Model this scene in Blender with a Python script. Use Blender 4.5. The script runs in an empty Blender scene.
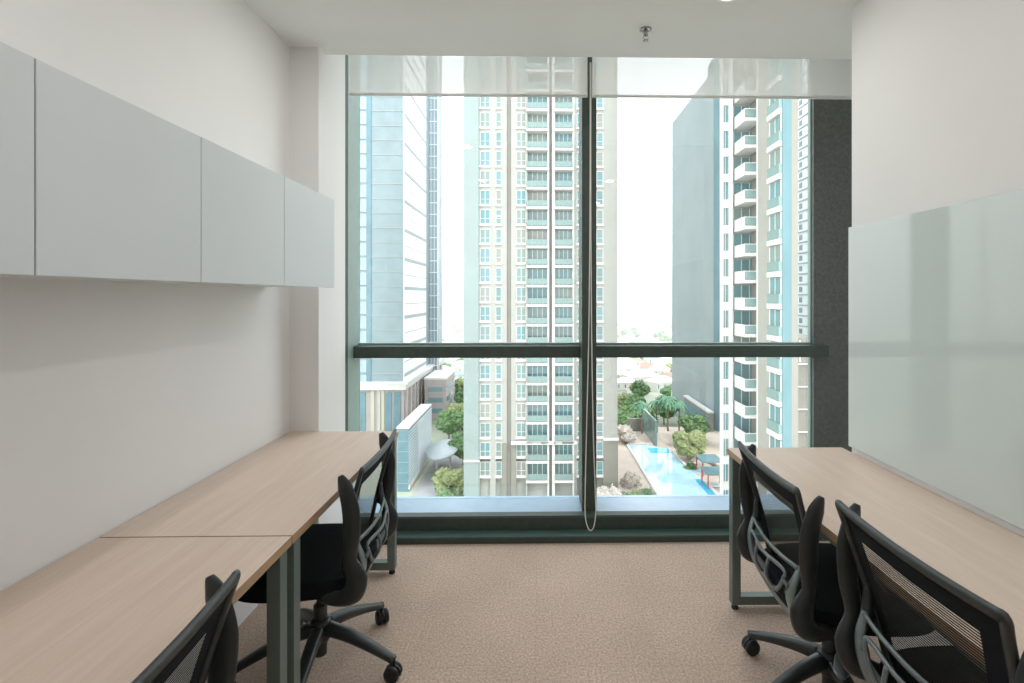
import bpy, bmesh, math, random
from mathutils import Vector, Matrix, noise
R = math.radians
sc = bpy.context.scene
COL = sc.collection
random.seed(7)
PI = math.pi

# ------------------------------------------------------------------ camera
F = 500.0; TH = -0.018; CX = 545.0; VH = 296.0; CH = 1.485
cam_d = bpy.data.cameras.new('camera'); cam = bpy.data.objects.new('camera', cam_d)
COL.objects.link(cam); sc.camera = cam
cam_d.sensor_width = 36.0; cam_d.lens = F / 1024 * 36
cam_d.shift_x = -(CX - 512) / 1024; cam_d.shift_y = -(341.5 - VH) / 1024
cam_d.clip_start = 0.05; cam_d.clip_end = 9000
cam.location = (0, 0, CH); cam.rotation_euler = (R(90), 0, TH)

def gx(u, y):
    a = (u - CX) / F; c, s = math.cos(TH), math.sin(TH)
    return (c * a - s) / (s * a + c) * y
def gz(v, y, u=536):
    a = (u - CX) / F; c, s = math.cos(TH), math.sin(TH)
    return CH + (VH - v) / F * y / (s * a + c)

# ------------------------------------------------------------------ materials
MATS = {}
def nodes(name):
    m = bpy.data.materials.new(name); m.use_nodes = True
    nt = m.node_tree; nt.nodes.clear()
    out = nt.nodes.new('ShaderNodeOutputMaterial')
    MATS[name] = m
    return m, nt, out
def bsdf(nt, col, rough=.5, metal=0, spec=.5):
    b = nt.nodes.new('ShaderNodeBsdfPrincipled')
    b.inputs['Base Color'].default_value = (*col, 1)
    b.inputs['Roughness'].default_value = rough
    b.inputs['Metallic'].default_value = metal
    b.inputs['Specular IOR Level'].default_value = spec
    return b
def coords(nt, scale=(1, 1, 1)):
    tc = nt.nodes.new('ShaderNodeTexCoord'); mp = nt.nodes.new('ShaderNodeMapping')
    mp.inputs['Scale'].default_value = scale
    nt.links.new(tc.outputs['Object'], mp.inputs['Vector'])
    return mp.outputs['Vector']
def ramp(nt, fac, stops):
    r = nt.nodes.new('ShaderNodeValToRGB')
    e = r.color_ramp.elements
    while len(e) < len(stops): e.new(.5)
    for k, (p, c) in enumerate(stops):
        e[k].position = p; e[k].color = (*c, 1)
    nt.links.new(fac, r.inputs['Fac'])
    return r.outputs['Color']
def noise_tex(nt, vec, scale, detail=3, rough=.5):
    n = nt.nodes.new('ShaderNodeTexNoise')
    n.inputs['Scale'].default_value = scale; n.inputs['Detail'].default_value = detail
    n.inputs['Roughness'].default_value = rough
    nt.links.new(vec, n.inputs['Vector'])
    return n.outputs['Fac']
def bump(nt, b, fac, strength, dist=.01):
    bp = nt.nodes.new('ShaderNodeBump')
    bp.inputs['Strength'].default_value = strength; bp.inputs['Distance'].default_value = dist
    nt.links.new(fac, bp.inputs['Height']); nt.links.new(bp.outputs['Normal'], b.inputs['Normal'])
def mat(name, col, rough=.5, metal=0, spec=.5, var=.06, scale=8, bmp=0, stretch=(1, 1, 1), bd=.01):
    m, nt, out = nodes(name)
    b = bsdf(nt, col, rough, metal, spec)
    v = coords(nt, stretch)
    f = noise_tex(nt, v, scale)
    c = ramp(nt, f, [(.3, tuple(x * (1 - var) for x in col)), (.7, tuple(min(1, x * (1 + var)) for x in col))])
    nt.links.new(c, b.inputs['Base Color'])
    if bmp: bump(nt, b, f, bmp, bd)
    nt.links.new(b.outputs[0], out.inputs['Surface'])
    return m
def math_node(nt, op, a, b=None):
    n = nt.nodes.new('ShaderNodeMath'); n.operation = op
    for k, x in enumerate((a, b)):
        if x is None: continue
        if isinstance(x, (int, float)): n.inputs[k].default_value = x
        else: nt.links.new(x, n.inputs[k])
    return n.outputs[0]

WALL = mat('wall_paint', (.81, .795, .785), .75, var=.015, scale=2, spec=.25)
CEIL = mat('ceiling_paint', (.80, .795, .785), .85, var=.015, scale=2, spec=.2)
CABM = mat('cabinet_laminate', (.635, .67, .68), .38, var=.015, scale=3, spec=.4)
DARK = mat('dark_green_metal', (.046, .068, .056), .5, var=.12, scale=30, metal=.0, spec=.5)
DARKP = mat('dark_panel', (.12, .13, .12), .6, var=.18, scale=60, spec=.4)
JAMB = mat('jamb_metal', (.24, .33, .30), .35, var=.05, scale=20, spec=.6)
SILL = mat('sill_metal', (.34, .46, .58), .25, var=.04, scale=10, spec=.6)
LEDGE = mat('ledge_metal', (.07, .12, .105), .35, var=.06, scale=20, spec=.6)
LEGM = mat('desk_leg_metal', (.13, .165, .15), .42, var=.05, scale=20, spec=.5)
BLACKP = mat('black_plastic', (.026, .032, .031), .36, var=.1, scale=40, spec=.5)
BLACKR = mat('black_rubber', (.012, .013, .014), .6, var=.1, scale=40)
BLACKF = mat('black_fabric', (.010, .012, .014), .95, var=.35, scale=350, bmp=.4, bd=.002, spec=.2)
GREYP = mat('grey_plastic', (.12, .15, .155), .28, var=.06, scale=30, spec=.6)
BAR = mat('blind_bar', (.62, .62, .60), .4, var=.03)
CORD = mat('cord_white', (.75, .73, .69), .6, var=.05)
CHROME = mat('chrome', (.38, .38, .37), .25, metal=1, var=.03)
WHITEP = mat('white_plastic', (.85, .85, .84), .4, var=.02)
EDGEW = mat('desk_edge_band', (.42, .27, .16), .5, var=.12, scale=12, stretch=(1, .2, 6))

def wood():
    m, nt, out = nodes('birch_laminate')
    b = bsdf(nt, (.6, .45, .33), .42, spec=.35)
    f = noise_tex(nt, coords(nt, (38, 1.6, 38)), 2.2, 6, .6)
    f2 = noise_tex(nt, coords(nt, (5, .6, 5)), 1.5, 3)
    mx = math_node(nt, 'ADD', math_node(nt, 'MULTIPLY', f, .65), math_node(nt, 'MULTIPLY', f2, .35))
    c = ramp(nt, mx, [(.30, (.63, .485, .39)), (.52, (.685, .55, .455)), (.72, (.735, .605, .51))])
    nt.links.new(c, b.inputs['Base Color'])
    nt.links.new(b.outputs[0], out.inputs['Surface'])
    return m
WOOD = wood()

def carpet():
    m, nt, out = nodes('carpet_tiles')
    b = bsdf(nt, (.4, .3, .24), .97, spec=.1)
    v = coords(nt)
    f = noise_tex(nt, v, 100, 5, .8)
    c = ramp(nt, f, [(.34, (.36, .26, .20)), (.5, (.54, .415, .335)), (.66, (.72, .59, .50))])
    big = noise_tex(nt, v, 3, 3)
    br = nt.nodes.new('ShaderNodeTexBrick')
    br.offset = 0; br.inputs['Scale'].default_value = 2
    br.inputs['Brick Width'].default_value = 1; br.inputs['Row Height'].default_value = 1
    br.inputs['Mortar Size'].default_value = .006; br.inputs['Mortar Smooth'].default_value = .3
    br.inputs['Color1'].default_value = (1, 1, 1, 1); br.inputs['Color2'].default_value = (.97, .965, .96, 1)
    br.inputs['Mortar'].default_value = (.93, .92, .91, 1)
    nt.links.new(v, br.inputs['Vector'])
    mx = nt.nodes.new('ShaderNodeMix'); mx.data_type = 'RGBA'; mx.blend_type = 'MULTIPLY'
    mx.inputs['Factor'].default_value = 1
    nt.links.new(c, mx.inputs['A']); nt.links.new(br.outputs['Color'], mx.inputs['B'])
    mx2 = nt.nodes.new('ShaderNodeMix'); mx2.data_type = 'RGBA'; mx2.blend_type = 'MULTIPLY'
    mx2.inputs['Factor'].default_value = 1
    nt.links.new(mx.outputs['Result'], mx2.inputs['A'])
    nt.links.new(ramp(nt, big, [(.3, (.93, .93, .93)), (.7, (1.05, 1.04, 1.03))]), mx2.inputs['B'])
    nt.links.new(mx2.outputs['Result'], b.inputs['Base Color'])
    bump(nt, b, f, .6, .004)
    nt.links.new(b.outputs[0], out.inputs['Surface'])
    return m
CARPET = carpet()

def glass_pane():
    m, nt, out = nodes('window_glass')
    t = nt.nodes.new('ShaderNodeBsdfTransparent'); t.inputs['Color'].default_value = (.90, .925, .925, 1)
    clear = nt.nodes.new('ShaderNodeBsdfTransparent')
    g = nt.nodes.new('ShaderNodeBsdfGlossy'); g.inputs['Roughness'].default_value = 0.0
    g.inputs['Color'].default_value = (.9, 1, .97, 1)
    fr = nt.nodes.new('ShaderNodeFresnel'); fr.inputs['IOR'].default_value = 1.85
    mx = nt.nodes.new('ShaderNodeMixShader'); mb = nt.nodes.new('ShaderNodeMixShader')
    ge = nt.nodes.new('ShaderNodeNewGeometry')
    nt.links.new(fr.outputs[0], mx.inputs[0]); nt.links.new(t.outputs[0], mx.inputs[1]); nt.links.new(g.outputs[0], mx.inputs[2])
    nt.links.new(ge.outputs['Backfacing'], mb.inputs[0]); nt.links.new(mx.outputs[0], mb.inputs[1]); nt.links.new(clear.outputs[0], mb.inputs[2])
    nt.links.new(mb.outputs[0], out.inputs['Surface'])
    return m
GLASS = glass_pane()

def blind_fabric():
    m, nt, out = nodes('blind_fabric')
    d = nt.nodes.new('ShaderNodeBsdfDiffuse'); d.inputs['Color'].default_value = (.9, .89, .87, 1)
    tl = nt.nodes.new('ShaderNodeBsdfTranslucent'); tl.inputs['Color'].default_value = (.86, .85, .83, 1)
    tr = nt.nodes.new('ShaderNodeBsdfTransparent'); tr.inputs['Color'].default_value = (1, 1, 1, 1)
    m1 = nt.nodes.new('ShaderNodeMixShader'); m2 = nt.nodes.new('ShaderNodeMixShader')
    m1.inputs[0].default_value = .40
    f = noise_tex(nt, coords(nt, (1, 1, 1)), 900, 1)
    nt.links.new(math_node(nt, 'ADD', math_node(nt, 'MULTIPLY', f, .04), .43), m2.inputs[0])
    nt.links.new(d.outputs[0], m1.inputs[1]); nt.links.new(tl.outputs[0], m1.inputs[2])
    nt.links.new(m1.outputs[0], m2.inputs[1]); nt.links.new(tr.outputs[0], m2.inputs[2])
    nt.links.new(m2.outputs[0], out.inputs['Surface'])
    return m
BLIND = blind_fabric()

def chair_mesh():
    # woven back: strands with open rows between them
    m, nt, out = nodes('chair_mesh_weave')
    b = bsdf(nt, (.020, .022, .021), .7, spec=.3)
    tr = nt.nodes.new('ShaderNodeBsdfTransparent')
    tc = nt.nodes.new('ShaderNodeTexCoord'); sp = nt.nodes.new('ShaderNodeSeparateXYZ')
    nt.links.new(tc.outputs['Object'], sp.inputs[0])
    a = math_node(nt, 'SINE', math_node(nt, 'MULTIPLY', sp.outputs['Z'], 2 * PI / .0074))
    c = math_node(nt, 'SINE', math_node(nt, 'MULTIPLY', sp.outputs['Y'], 2 * PI / .04))
    h = math_node(nt, 'GREATER_THAN', a, .30)
    mx = nt.nodes.new('ShaderNodeMixShader')
    nt.links.new(h, mx.inputs[0]); nt.links.new(b.outputs[0], mx.inputs[1]); nt.links.new(tr.outputs[0], mx.inputs[2])
    nt.links.new(mx.outputs[0], out.inputs['Surface'])
    return m
WEAVE = chair_mesh()

def board_mat():
    m, nt, out = nodes('whiteboard_glass')
    b = bsdf(nt, (.60, .665, .645), .06, spec=.4)
    nt.links.new(b.outputs[0], out.inputs['Surface'])
    return m
BOARD = board_mat()

def facade_glass(name, cols, rough=.12):
    m, nt, out = nodes(name)
    b = bsdf(nt, cols[0], rough, spec=.7)
    oi = nt.nodes.new('ShaderNodeObjectInfo')
    n = len(cols)
    r = nt.nodes.new('ShaderNodeValToRGB'); e = r.color_ramp.elements
    r.color_ramp.interpolation = 'CONSTANT'
    while len(e) < n: e.new(.5)
    for k, c in enumerate(cols): e[k].position = k / n; e[k].color = (*c, 1)
    f = math_node(nt, 'FRACT', math_node(nt, 'MULTIPLY', oi.outputs['Random'], 7.31))
    nt.links.new(f, r.inputs['Fac']); nt.links.new(r.outputs['Color'], b.inputs['Base Color'])
    nt.links.new(b.outputs[0], out.inputs['Surface'])
    return m
FWIN = facade_glass('tower_window_glass', [(0.117, 0.250, 0.265), (0.156, 0.257, 0.250), (0.109, 0.250, 0.273), (0.187, 0.257, 0.234), (0.125, 0.226, 0.226), (0.140, 0.265, 0.289), (0.156, 0.250, 0.250), (0.234, 0.257, 0.234)])
def emit(name, col, s):
    m, nt, out = nodes(name)
    e = nt.nodes.new('ShaderNodeEmission'); e.inputs['Color'].default_value = (*col, 1); e.inputs['Strength'].default_value = s
    nt.links.new(e.outputs[0], out.inputs['Surface'])
    return m
LAMP = emit('lamp_diffuser', (1, .96, .9), 14)

BEIGE = mat('tower_beige', (.36, .362, .33), .8, var=.04, scale=.4)
BEIGE2 = mat('tower_groove', (.23, .22, .20), .8, var=.05, scale=.4)
BEIGED = mat('tower_base', (.22, .215, .185), .8, var=.06, scale=.4)
TWHITE = mat('tower_white', (.62, .61, .59), .7, var=.03, scale=.6)
TTEAL = mat('tower_side', (.26, .32, .31), .6, var=.04, scale=.3)
RAILG = mat('railing_glass', (.19, .28, .265), .2, var=.05, scale=2)
BLUEW = mat('grey_wall', (.29, .335, .34), .8, var=.05, scale=.12)
TEALG = mat('teal_glass', (.15, .25, .27), .75, spec=.15, var=.12, scale=.4, stretch=(1, 1, .3))
LBLUE = mat('office_glass', (.15, .25, .29), .15, var=.12, scale=.3)
PANEL = mat('office_panel', (.23, .30, .32), .5, var=.08, scale=.3)
PALEC = mat('pale_cladding', (.80, .83, .84), .5, var=.03, scale=.2)
LINEG = mat('cladding_joint', (.32, .35, .36), .6, var=.04)
TAUPE = mat('taupe_cladding', (.38, .335, .325), .7, var=.06, scale=.3)
LOUV = mat('louvre_blue', (.13, .24, .28), .4, var=.08, scale=.5)
WATER = mat('pool_water', (.45, .68, .80), .06, var=.12, scale=.35, bmp=.15, bd=.05)
WATERD = mat('pool_deep_edge', (.04, .42, .62), .1, var=.08, scale=.6)
DECK = mat('pool_deck_stone', (.60, .50, .42), .85, var=.08, scale=.4)
GROUND = mat('city_ground', (.32, .34, .26), .95, var=.35, scale=.03)
ASPH = mat('road_surface', (.36, .35, .345), .9, var=.08, scale=.2)
LEAF = mat('leaf_green', (.13, .22, .09), .8, var=.55, scale=1.6, bmp=.6, bd=.3)
LEAF2 = mat('leaf_pale', (.27, .31, .14), .8, var=.35, scale=1.6, bmp=.6, bd=.3)
LEAF3 = mat('leaf_blossom', (.52, .46, .40), .8, var=.35, scale=2.2, bmp=.6, bd=.3)
LEAFP = mat('palm_frond', (.13, .28, .17), .7, var=.3, scale=2)
BARK = mat('bark', (.22, .16, .11), .9, var=.2, scale=5)
ROOFR = mat('roof_tile_red', (.46, .27, .21), .85, var=.15, scale=.5)
ROOFW = mat('roof_white', (.78, .76, .74), .8, var=.06, scale=.3)
ROOFB = mat('roof_blue', (.30, .42, .55), .6, var=.06, scale=.3)
HWALL = mat('house_wall', (.70, .67, .62), .85, var=.06, scale=.5)
REDP = mat('red_post', (.45, .10, .08), .6)

# ------------------------------------------------------------------ helpers
def ident(o, label, cat, group=None):
    o['label'] = label; o['category'] = cat
    if group: o['group'] = group
    return o
def link_mesh(name, bm, m, parent=None, smooth=False, loc=None):
    me = bpy.data.meshes.new(name)
    bmesh.ops.recalc_face_normals(bm, faces=bm.faces)
    bm.to_mesh(me); bm.free()
    for q in (m if isinstance(m, (list, tuple)) else [m]): me.materials.append(q)
    if smooth:
        for p in me.polygons: p.use_smooth = True
    o = bpy.data.objects.new(name, me); COL.objects.link(o)
    if parent: o.parent = parent
    if loc: o.location = loc
    return o
def empty(name, loc=(0, 0, 0), rz=0, label=None, cat=None, group=None, kind=None):
    o = bpy.data.objects.new(name, None); COL.objects.link(o)
    o.location = loc; o.rotation_euler = (0, 0, rz); o.empty_display_size = .1
    if label: ident(o, label, cat, group)
    if kind: o['kind'] = kind
    return o
def struct(o):
    o['kind'] = 'structure'; return o
def box(bm, x0, x1, y0, y1, z0, z1, mi=0, bev=0):
    vs = [bm.verts.new((x, y, z)) for x in (x0, x1) for y in (y0, y1) for z in (z0, z1)]
    fs = []
    for q in ((0, 1, 3, 2), (4, 6, 7, 5), (0, 4, 5, 1), (2, 3, 7, 6), (0, 2, 6, 4), (1, 5, 7, 3)):
        f = bm.faces.new([vs[k] for k in q]); f.material_index = mi; fs.append(f)
    if bev:
        es = list({e for f in fs for e in f.edges})
        bmesh.ops.bevel(bm, geom=es, offset=bev, segments=2, affect='EDGES', profile=.6)
    return vs
def box_obj(name, b, m, parent=None, bev=0, smooth=False):
    bm = bmesh.new(); box(bm, *b, bev=bev)
    return link_mesh(name, bm, m, parent, smooth)
def new(): return bmesh.new()
def xf(bm, vs, M):
    bmesh.ops.transform(bm, matrix=M, verts=vs)
def spline(pts, n=8, closed=False):
    P = [Vector(p) for p in pts]; out = []
    k = len(P)
    segs = k if closed else k - 1
    for i in range(segs):
        if closed: a, b, c, d = P[(i - 1) % k], P[i], P[(i + 1) % k], P[(i + 2) % k]
        else: a, b, c, d = P[max(i - 1, 0)], P[i], P[i + 1], P[min(i + 2, k - 1)]
        for j in range(n):
            t = j / n
            out.append(.5 * ((2 * b) + (c - a) * t + (2 * a - 5 * b + 4 * c - d) * t * t + (3 * b - a - 3 * c + d) * t ** 3))
    if not closed: out.append(P[-1].copy())
    return out
def lerp_list(vals, n):
    out = []
    for i in range(n):
        t = i / max(1, n - 1) * (len(vals) - 1); k = min(int(t), len(vals) - 2)
        out.append(vals[k] + (vals[k + 1] - vals[k]) * (t - k))
    return out
def sweep(bm, path, w, th, hint=(1, 0, 0), seg=10, closed=False, power=1.0):
    """tube of elliptical section: half width w across, half thickness th along hint"""
    n = len(path)
    W = lerp_list(w, n) if isinstance(w, (list, tuple)) else [w] * n
    T = lerp_list(th, n) if isinstance(th, (list, tuple)) else [th] * n
    h = Vector(hint); rings = []
    for i, p in enumerate(path):
        if closed: t = path[(i + 1) % n] - path[(i - 1) % n]
        else: t = path[min(i + 1, n - 1)] - path[max(i - 1, 0)]
        if t.length < 1e-9: t = Vector((0, 0, 1))
        t.normalize()
        hh = h - t * h.dot(t)
        if hh.length < 1e-4: hh = t.orthogonal()
        hh.normalize(); s = t.cross(hh)
        ring = []
        for k in range(seg):
            a = 2 * PI * k / seg; ca, sa = math.cos(a), math.sin(a)
            if power != 1.0:
                ca = math.copysign(abs(ca) ** power, ca); sa = math.copysign(abs(sa) ** power, sa)
            ring.append(bm.verts.new(p + s * (W[i] * ca) + hh * (T[i] * sa)))
        rings.append(ring)
    for i in range(n if closed else n - 1):
        A, B = rings[i], rings[(i + 1) % n]
        for k in range(seg):
            bm.faces.new((A[k], A[(k + 1) % seg], B[(k + 1) % seg], B[k]))
    if not closed:
        bm.faces.new(rings[0][::-1]); bm.faces.new(rings[-1])
def tube(bm, pts, r, n=6, seg=8, closed=False, smooth=True):
    path = spline(pts, n, closed) if smooth else [Vector(p) for p in pts]
    sweep(bm, path, r, r, (0.3, .2, 1), seg, closed)
def lathe(bm, prof, seg=20, M=None):
    rings = []
    for r, z in prof:
        rings.append([bm.verts.new((max(r, 1e-5) * math.cos(2 * PI * k / seg), max(r, 1e-5) * math.sin(2 * PI * k / seg), z)) for k in range(seg)])
    for A, B in zip(rings, rings[1:]):
        for k in range(seg): bm.faces.new((A[k], A[(k + 1) % seg], B[(k + 1) % seg], B[k]))
    bm.faces.new(rings[0][::-1]); bm.faces.new(rings[-1])
    if M is not None: xf(bm, [v for r_ in rings for v in r_], M)
def copy_tree(o, parent=None):
    c = o.copy(); COL.objects.link(c)
    if parent: c.parent = parent
    for ch in [q for q in KIDS.get(o.name, [])]:
        d = copy_tree(ch, c)
        KIDS.setdefault(c.name, []).append(d)
    return c
KIDS = {}
def index_kids(o):
    KIDS[o.name] = list(o.children)
    for ch in o.children: index_kids(ch)

# ------------------------------------------------------------------ room shell
XL, XR, HC = -1.335, 1.488, 2.835
YB = -2.3
NX = 2.25       # niche beside the window reaches this far right
struct(box_obj('floor', (XL - .1, NX + .1, YB - .1, 3.5, -.12, 0), CARPET))
struct(box_obj('ceiling', (XL - .1, NX + .1, YB - .1, 2.82, HC, HC + .15), CEIL))
struct(box_obj('trim_1', (XL - .1, NX + .1, 2.70, 3.5, 3.34, 3.46), CEIL))
struct(box_obj('trim_4', (XL - .1, NX + .1, 2.70, 2.82, HC + .15, 3.34), CEIL))
struct(box_obj('wall_left', (XL - .12, XL, YB - .1, 3.5, -.12, 3.46), WALL))
struct(box_obj('trim_2', (XL, -1.18, 2.736, 3.114, 0, 3.34), WALL))
struct(box_obj('wall_right', (XR, XR + .12, YB - .1, 2.33, 0, HC), WALL))
struct(box_obj('wall_back', (XL, XR, YB - .1, YB, 0, HC), WALL))
bm = new(); box(bm, XR + .12, NX, 2.21, 2.33, 0, HC)
struct(link_mesh('trim_3', bm, WALL))
struct(box_obj('wall_niche', (NX, NX + .12, 2.2, 3.5, 0, 3.46), WALL))
# wall above the window head
struct(box_obj('wall_front', (-1.18, NX, 3.38, 3.5, 3.25, 3.34), WALL))

# ---- window
YG = 3.36
win = empty('window_1', (0, YG, 0), kind='structure')
def wpart(name, b, m, bev=.002):
    o = box_obj(name, b, m, bev=bev); o.parent = win; o.matrix_parent_inverse = Matrix.Translation((0, -YG, 0)); o['kind'] = 'structure'; return o
wpart('gasket', (-1.335, -1.180, 3.114, 3.155, 0, 3.34), DARK, 0)
wpart('jamb', (-1.335, -1.178, 3.155, 3.372, 0, 3.34), JAMB, 0)
wpart('jamb', (1.857, NX, 3.31, 3.38, 0, 3.34), DARKP, 0)
wpart('mullion', (.290, .382, 3.15, 3.372, .126, 3.34), DARK)
wpart('transom', (-1.178, .290, 3.25, 3.34, 1.083, 1.158), DARK)
wpart('transom', (.382, 1.925, 3.25, 3.34, 1.083, 1.158), DARK)
wpart('glazing_bead', (-1.178, .290, 3.34, 3.375, 1.075, 1.172), JAMB)
wpart('glazing_bead', (.382, 1.857, 3.34, 3.375, 1.075, 1.172), JAMB)
wpart('glazing_bead', (1.850, 1.857, 3.34, 3.375, .128, 3.24), JAMB)
wpart('plinth', (-1.18, NX, 3.0, 3.087, 0, .038), DARK, .003)
wpart('ledge', (-1.18, NX, 3.004, 3.09, .0375, .0405), LEDGE, 0)
wpart('bottom_rail', (-1.18, NX, 3.087, 3.15, 0, .128), DARK, .003)
wpart('rail_lip', (-1.18, NX, 3.084, 3.088, .116, .121), LEDGE, 0)
wpart('sill', (-1.18, 1.857, 3.15, 3.40, .06, .126), SILL, 0)
wpart('head', (-1.18, NX, 3.28, 3.375, 3.24, 3.34), DARK, 0)
for x0, x1 in ((-1.178, .290), (.382, 1.845)):
    for z0, z1 in ((.126, 1.083), (1.158, 3.245)):
        wpart('pane', (x0, x1, YG, YG + .010, z0, z1), GLASS, 0)

# ---- roller blinds
def blind(x0, x1, label):
    r = empty('roller_blind', ((x0 + x1) / 2, 2.90, 2.64), 0, label, 'blind', 'roller blinds in front of the window')
    w = (x1 - x0) / 2
    bm = new()
    prof = [(2.915, -.030), (2.90, 0), (2.64, 0)]
    fab = []
    for z, dy in ((.355, -.012), (.34, 0), (.012, 0)):
        fab.append([bm.verts.new((sx * w, dy, z)) for sx in (-1, 1)])
    for A, B in zip(fab, fab[1:]): bm.faces.new((A[0], A[1], B[1], B[0]))
    o = link_mesh('blind_fabric', bm, BLIND, r)
    s = o.modifiers.new('thick', 'SOLIDIFY'); s.thickness = .0006
    box_obj('bottom_bar', (-w, w, -.007, .007, 0, .013), BAR, r, bev=.002)
    bm = new()
    lathe(bm, [(.019, -w), (.019, w)], 16, Matrix.Translation((0, .012, .355)) @ Matrix.Rotation(PI / 2, 4, 'Y'))
    link_mesh('roller_tube', bm, WHITEP, r, True)
    return r
blind(-1.075, .299, 'white translucent roller blind rolled down a little over the left half of the window')
blind(.326, 2.2, 'white translucent roller blind over the right half of the window, reaching the dark panel')
bm = new()
cc = lambda u, v: (gx(u, 2.885), 2.885, gz(v, 2.885))
tube(bm, [cc(590.2, 62), cc(590, 200), cc(588.8, 330), cc(586.5, 430), cc(585.2, 490), cc(585.2, 515), cc(587.5, 527), cc(590.6, 531), cc(593.8, 527), cc(595.8, 512),
          cc(595.2, 490), cc(593.2, 430), cc(591.6, 330), cc(590.8, 200), cc(590.9, 62)], .0030, 8, 6)
ident(link_mesh('blind_cord', bm, CORD, None, True), 'thin white looped pull cord hanging in front of the window mullion', 'cord')

# ---- sprinkler
sp = empty('ceiling_sprinkler', (.555, 2.52, HC), 0, 'small chrome fire sprinkler head hanging from the ceiling', 'sprinkler')
bm = new(); lathe(bm, [(.030, 0), (.030, -.003), (.021, -.006), (.013, -.008)], 24); link_mesh('escutcheon', bm, CHROME, sp, True)
bm = new(); lathe(bm, [(.011, -.004), (.011, -.028), (.007, -.031), (.0065, -.036)], 16)
for s in (-1, 1): tube(bm, [(s * .008, 0, -.03), (s * .012, 0, -.04), (s * .006, 0, -.052), (0, 0, -.056)], .0018, 4, 6)
link_mesh('sprinkler_body', bm, CHROME, sp, True)
bm = new(); lathe(bm, [(.002, -.056), (.014, -.0575), (.014, -.059), (.002, -.060)], 16); link_mesh('deflector', bm, CHROME, sp, True)

# ---- downlights
LI = []
spots = [(.865, 2.215, 'round recessed ceiling downlight nearest the window on the right side'), (-.62, 2.205, 'round recessed ceiling downlight nearest the window on the left side'),
         (.865, .88, 'round recessed ceiling downlight above the near right chair'), (-.62, .88, 'round recessed ceiling downlight above the near left desk'),
         (.865, -.48, 'round recessed ceiling downlight behind the camera on the right'), (-.62, -.48, 'round recessed ceiling downlight behind the camera on the left'),
         (.865, -1.7, 'round recessed ceiling downlight by the back wall on the right'), (-.62, -1.7, 'round recessed ceiling downlight by the back wall on the left')]
LIGHT_W = 3.15
for x, y, lb in spots:
    r = empty('ceiling_downlight', (x, y, HC), 0, lb, 'ceiling light', 'recessed ceiling downlights')
    bm = new(); lathe(bm, [(.050, 0), (.062, 0), (.062, -.003), (.052, -.005), (.050, -.002)], 28); link_mesh('trim_ring', bm, WHITEP, r, True)
    bm = new(); lathe(bm, [(.049, -.0005), (.049, -.002)], 28); link_mesh('diffuser', bm, LAMP, r)
    ld = bpy.data.lights.new('downlight_lamp', 'AREA'); ld.shape = 'DISK'; ld.size = .10; ld.energy = LIGHT_W; ld.color = (1, .985, .965)
    lo = bpy.data.objects.new('downlight_lamp', ld); COL.objects.link(lo); lo.parent = r; lo.location = (0, 0, -.006)

# ---- wall cabinets
ys = [2.500, 2.005, 1.512, 1.017, .52]
cl = ['pale grey wall cabinet nearest the window, its end clear of the wall corner', 'pale grey wall cabinet, second from the window',
      'pale grey wall cabinet, third from the window', 'pale grey wall cabinet nearest the camera, cut by the left edge of the photo']
for i in range(4):
    y1, y0 = ys[i], ys[i + 1]
    r = empty('wall_cabinet', (XL, y0, 1.530), 0, cl[i], 'cabinet', 'row of wall cabinets on the left wall')
    D = -1.0 - XL
    box_obj('body', (0.0, D - .019, .0005, y1 - y0 - .0005, 0, .429), CABM, r, .001)
    box_obj('door', (D - .018, D, .0018, y1 - y0 - .0018, -.004, .431), CABM, r, .0015)

# ---- whiteboard
wb = empty('glass_whiteboard', (XR - .001, 1.0, .78), 0, 'large pale grey-green glass whiteboard mounted on the right wall', 'whiteboard')
box_obj('glass_panel', (-.018, -.010, -.5, 1.326, 0, 1.027), BOARD, wb, .0015)
box_obj('backing', (-.010, 0.0, -.46, 1.30, .03, 1.0), WHITEP, wb)

# ---- desks
def desk(x0, x1, y0, y1, front, label, thick=.028):
    cx = (x0 + x1) / 2; cy = (y0 + y1) / 2; w = (x1 - x0) / 2; l = (y1 - y0) / 2
    r = empty('office_desk', (cx, cy, 0), 0, label, 'desk', 'birch topped desks')
    bm = new(); g = .0015
    box(bm, -w, w, -l + g, l - g, .75 - thick, .75, bev=.0015)
    for f in bm.faces:
        if abs(f.normal.z) < .5: f.material_index = 1
    link_mesh('desktop', bm, [WOOD, EDGEW], r)
    P = .040
    for sy in (-1, 1):
        ya = sy * (l - .062) ; yb = sy * (l - .020)
        y_0, y_1 = min(ya, yb), max(ya, yb)
        xa, xb = -w + .004, w - .004
        t = .75 - thick
        bm = new()
        box(bm, xa, xa + P, y_0, y_1, .025, t, bev=.0015); box(bm, xb - P, xb, y_0, y_1, .025, t, bev=.0015)
        box(bm, xa + P, xb - P, y_0, y_1, t - P, t, bev=.0015); box(bm, xa + P, xb - P, y_0, y_1, .025, .025 + P, bev=.0015)
        leg = link_mesh('leg_frame', bm, LEGM, r)
        for xx in (xa + P / 2, xb - P / 2):
            bm = new(); lathe(bm, [(.016, 0), (.016, .010), (.007, .012), (.007, .026)], 14, Matrix.Translation((xx, (y_0 + y_1) / 2, 0)))
            link_mesh('levelling_foot', bm, BLACKR, leg, True)
    bm = new(); box(bm, -w + .05, -w + .08, -l + .06, l - .06, .67, .72); box(bm, w - .08, w - .05, -l + .06, l - .06, .67, .72)
    link_mesh('support_beam', bm, LEGM, r)
desk(XL + .003, -.748, 1.548, 2.737, 1, 'birch topped desk along the left wall, nearest the window')
desk(XL + .003, -.748, .358, 1.546, 1, 'birch topped desk along the left wall, nearest the camera')
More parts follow.
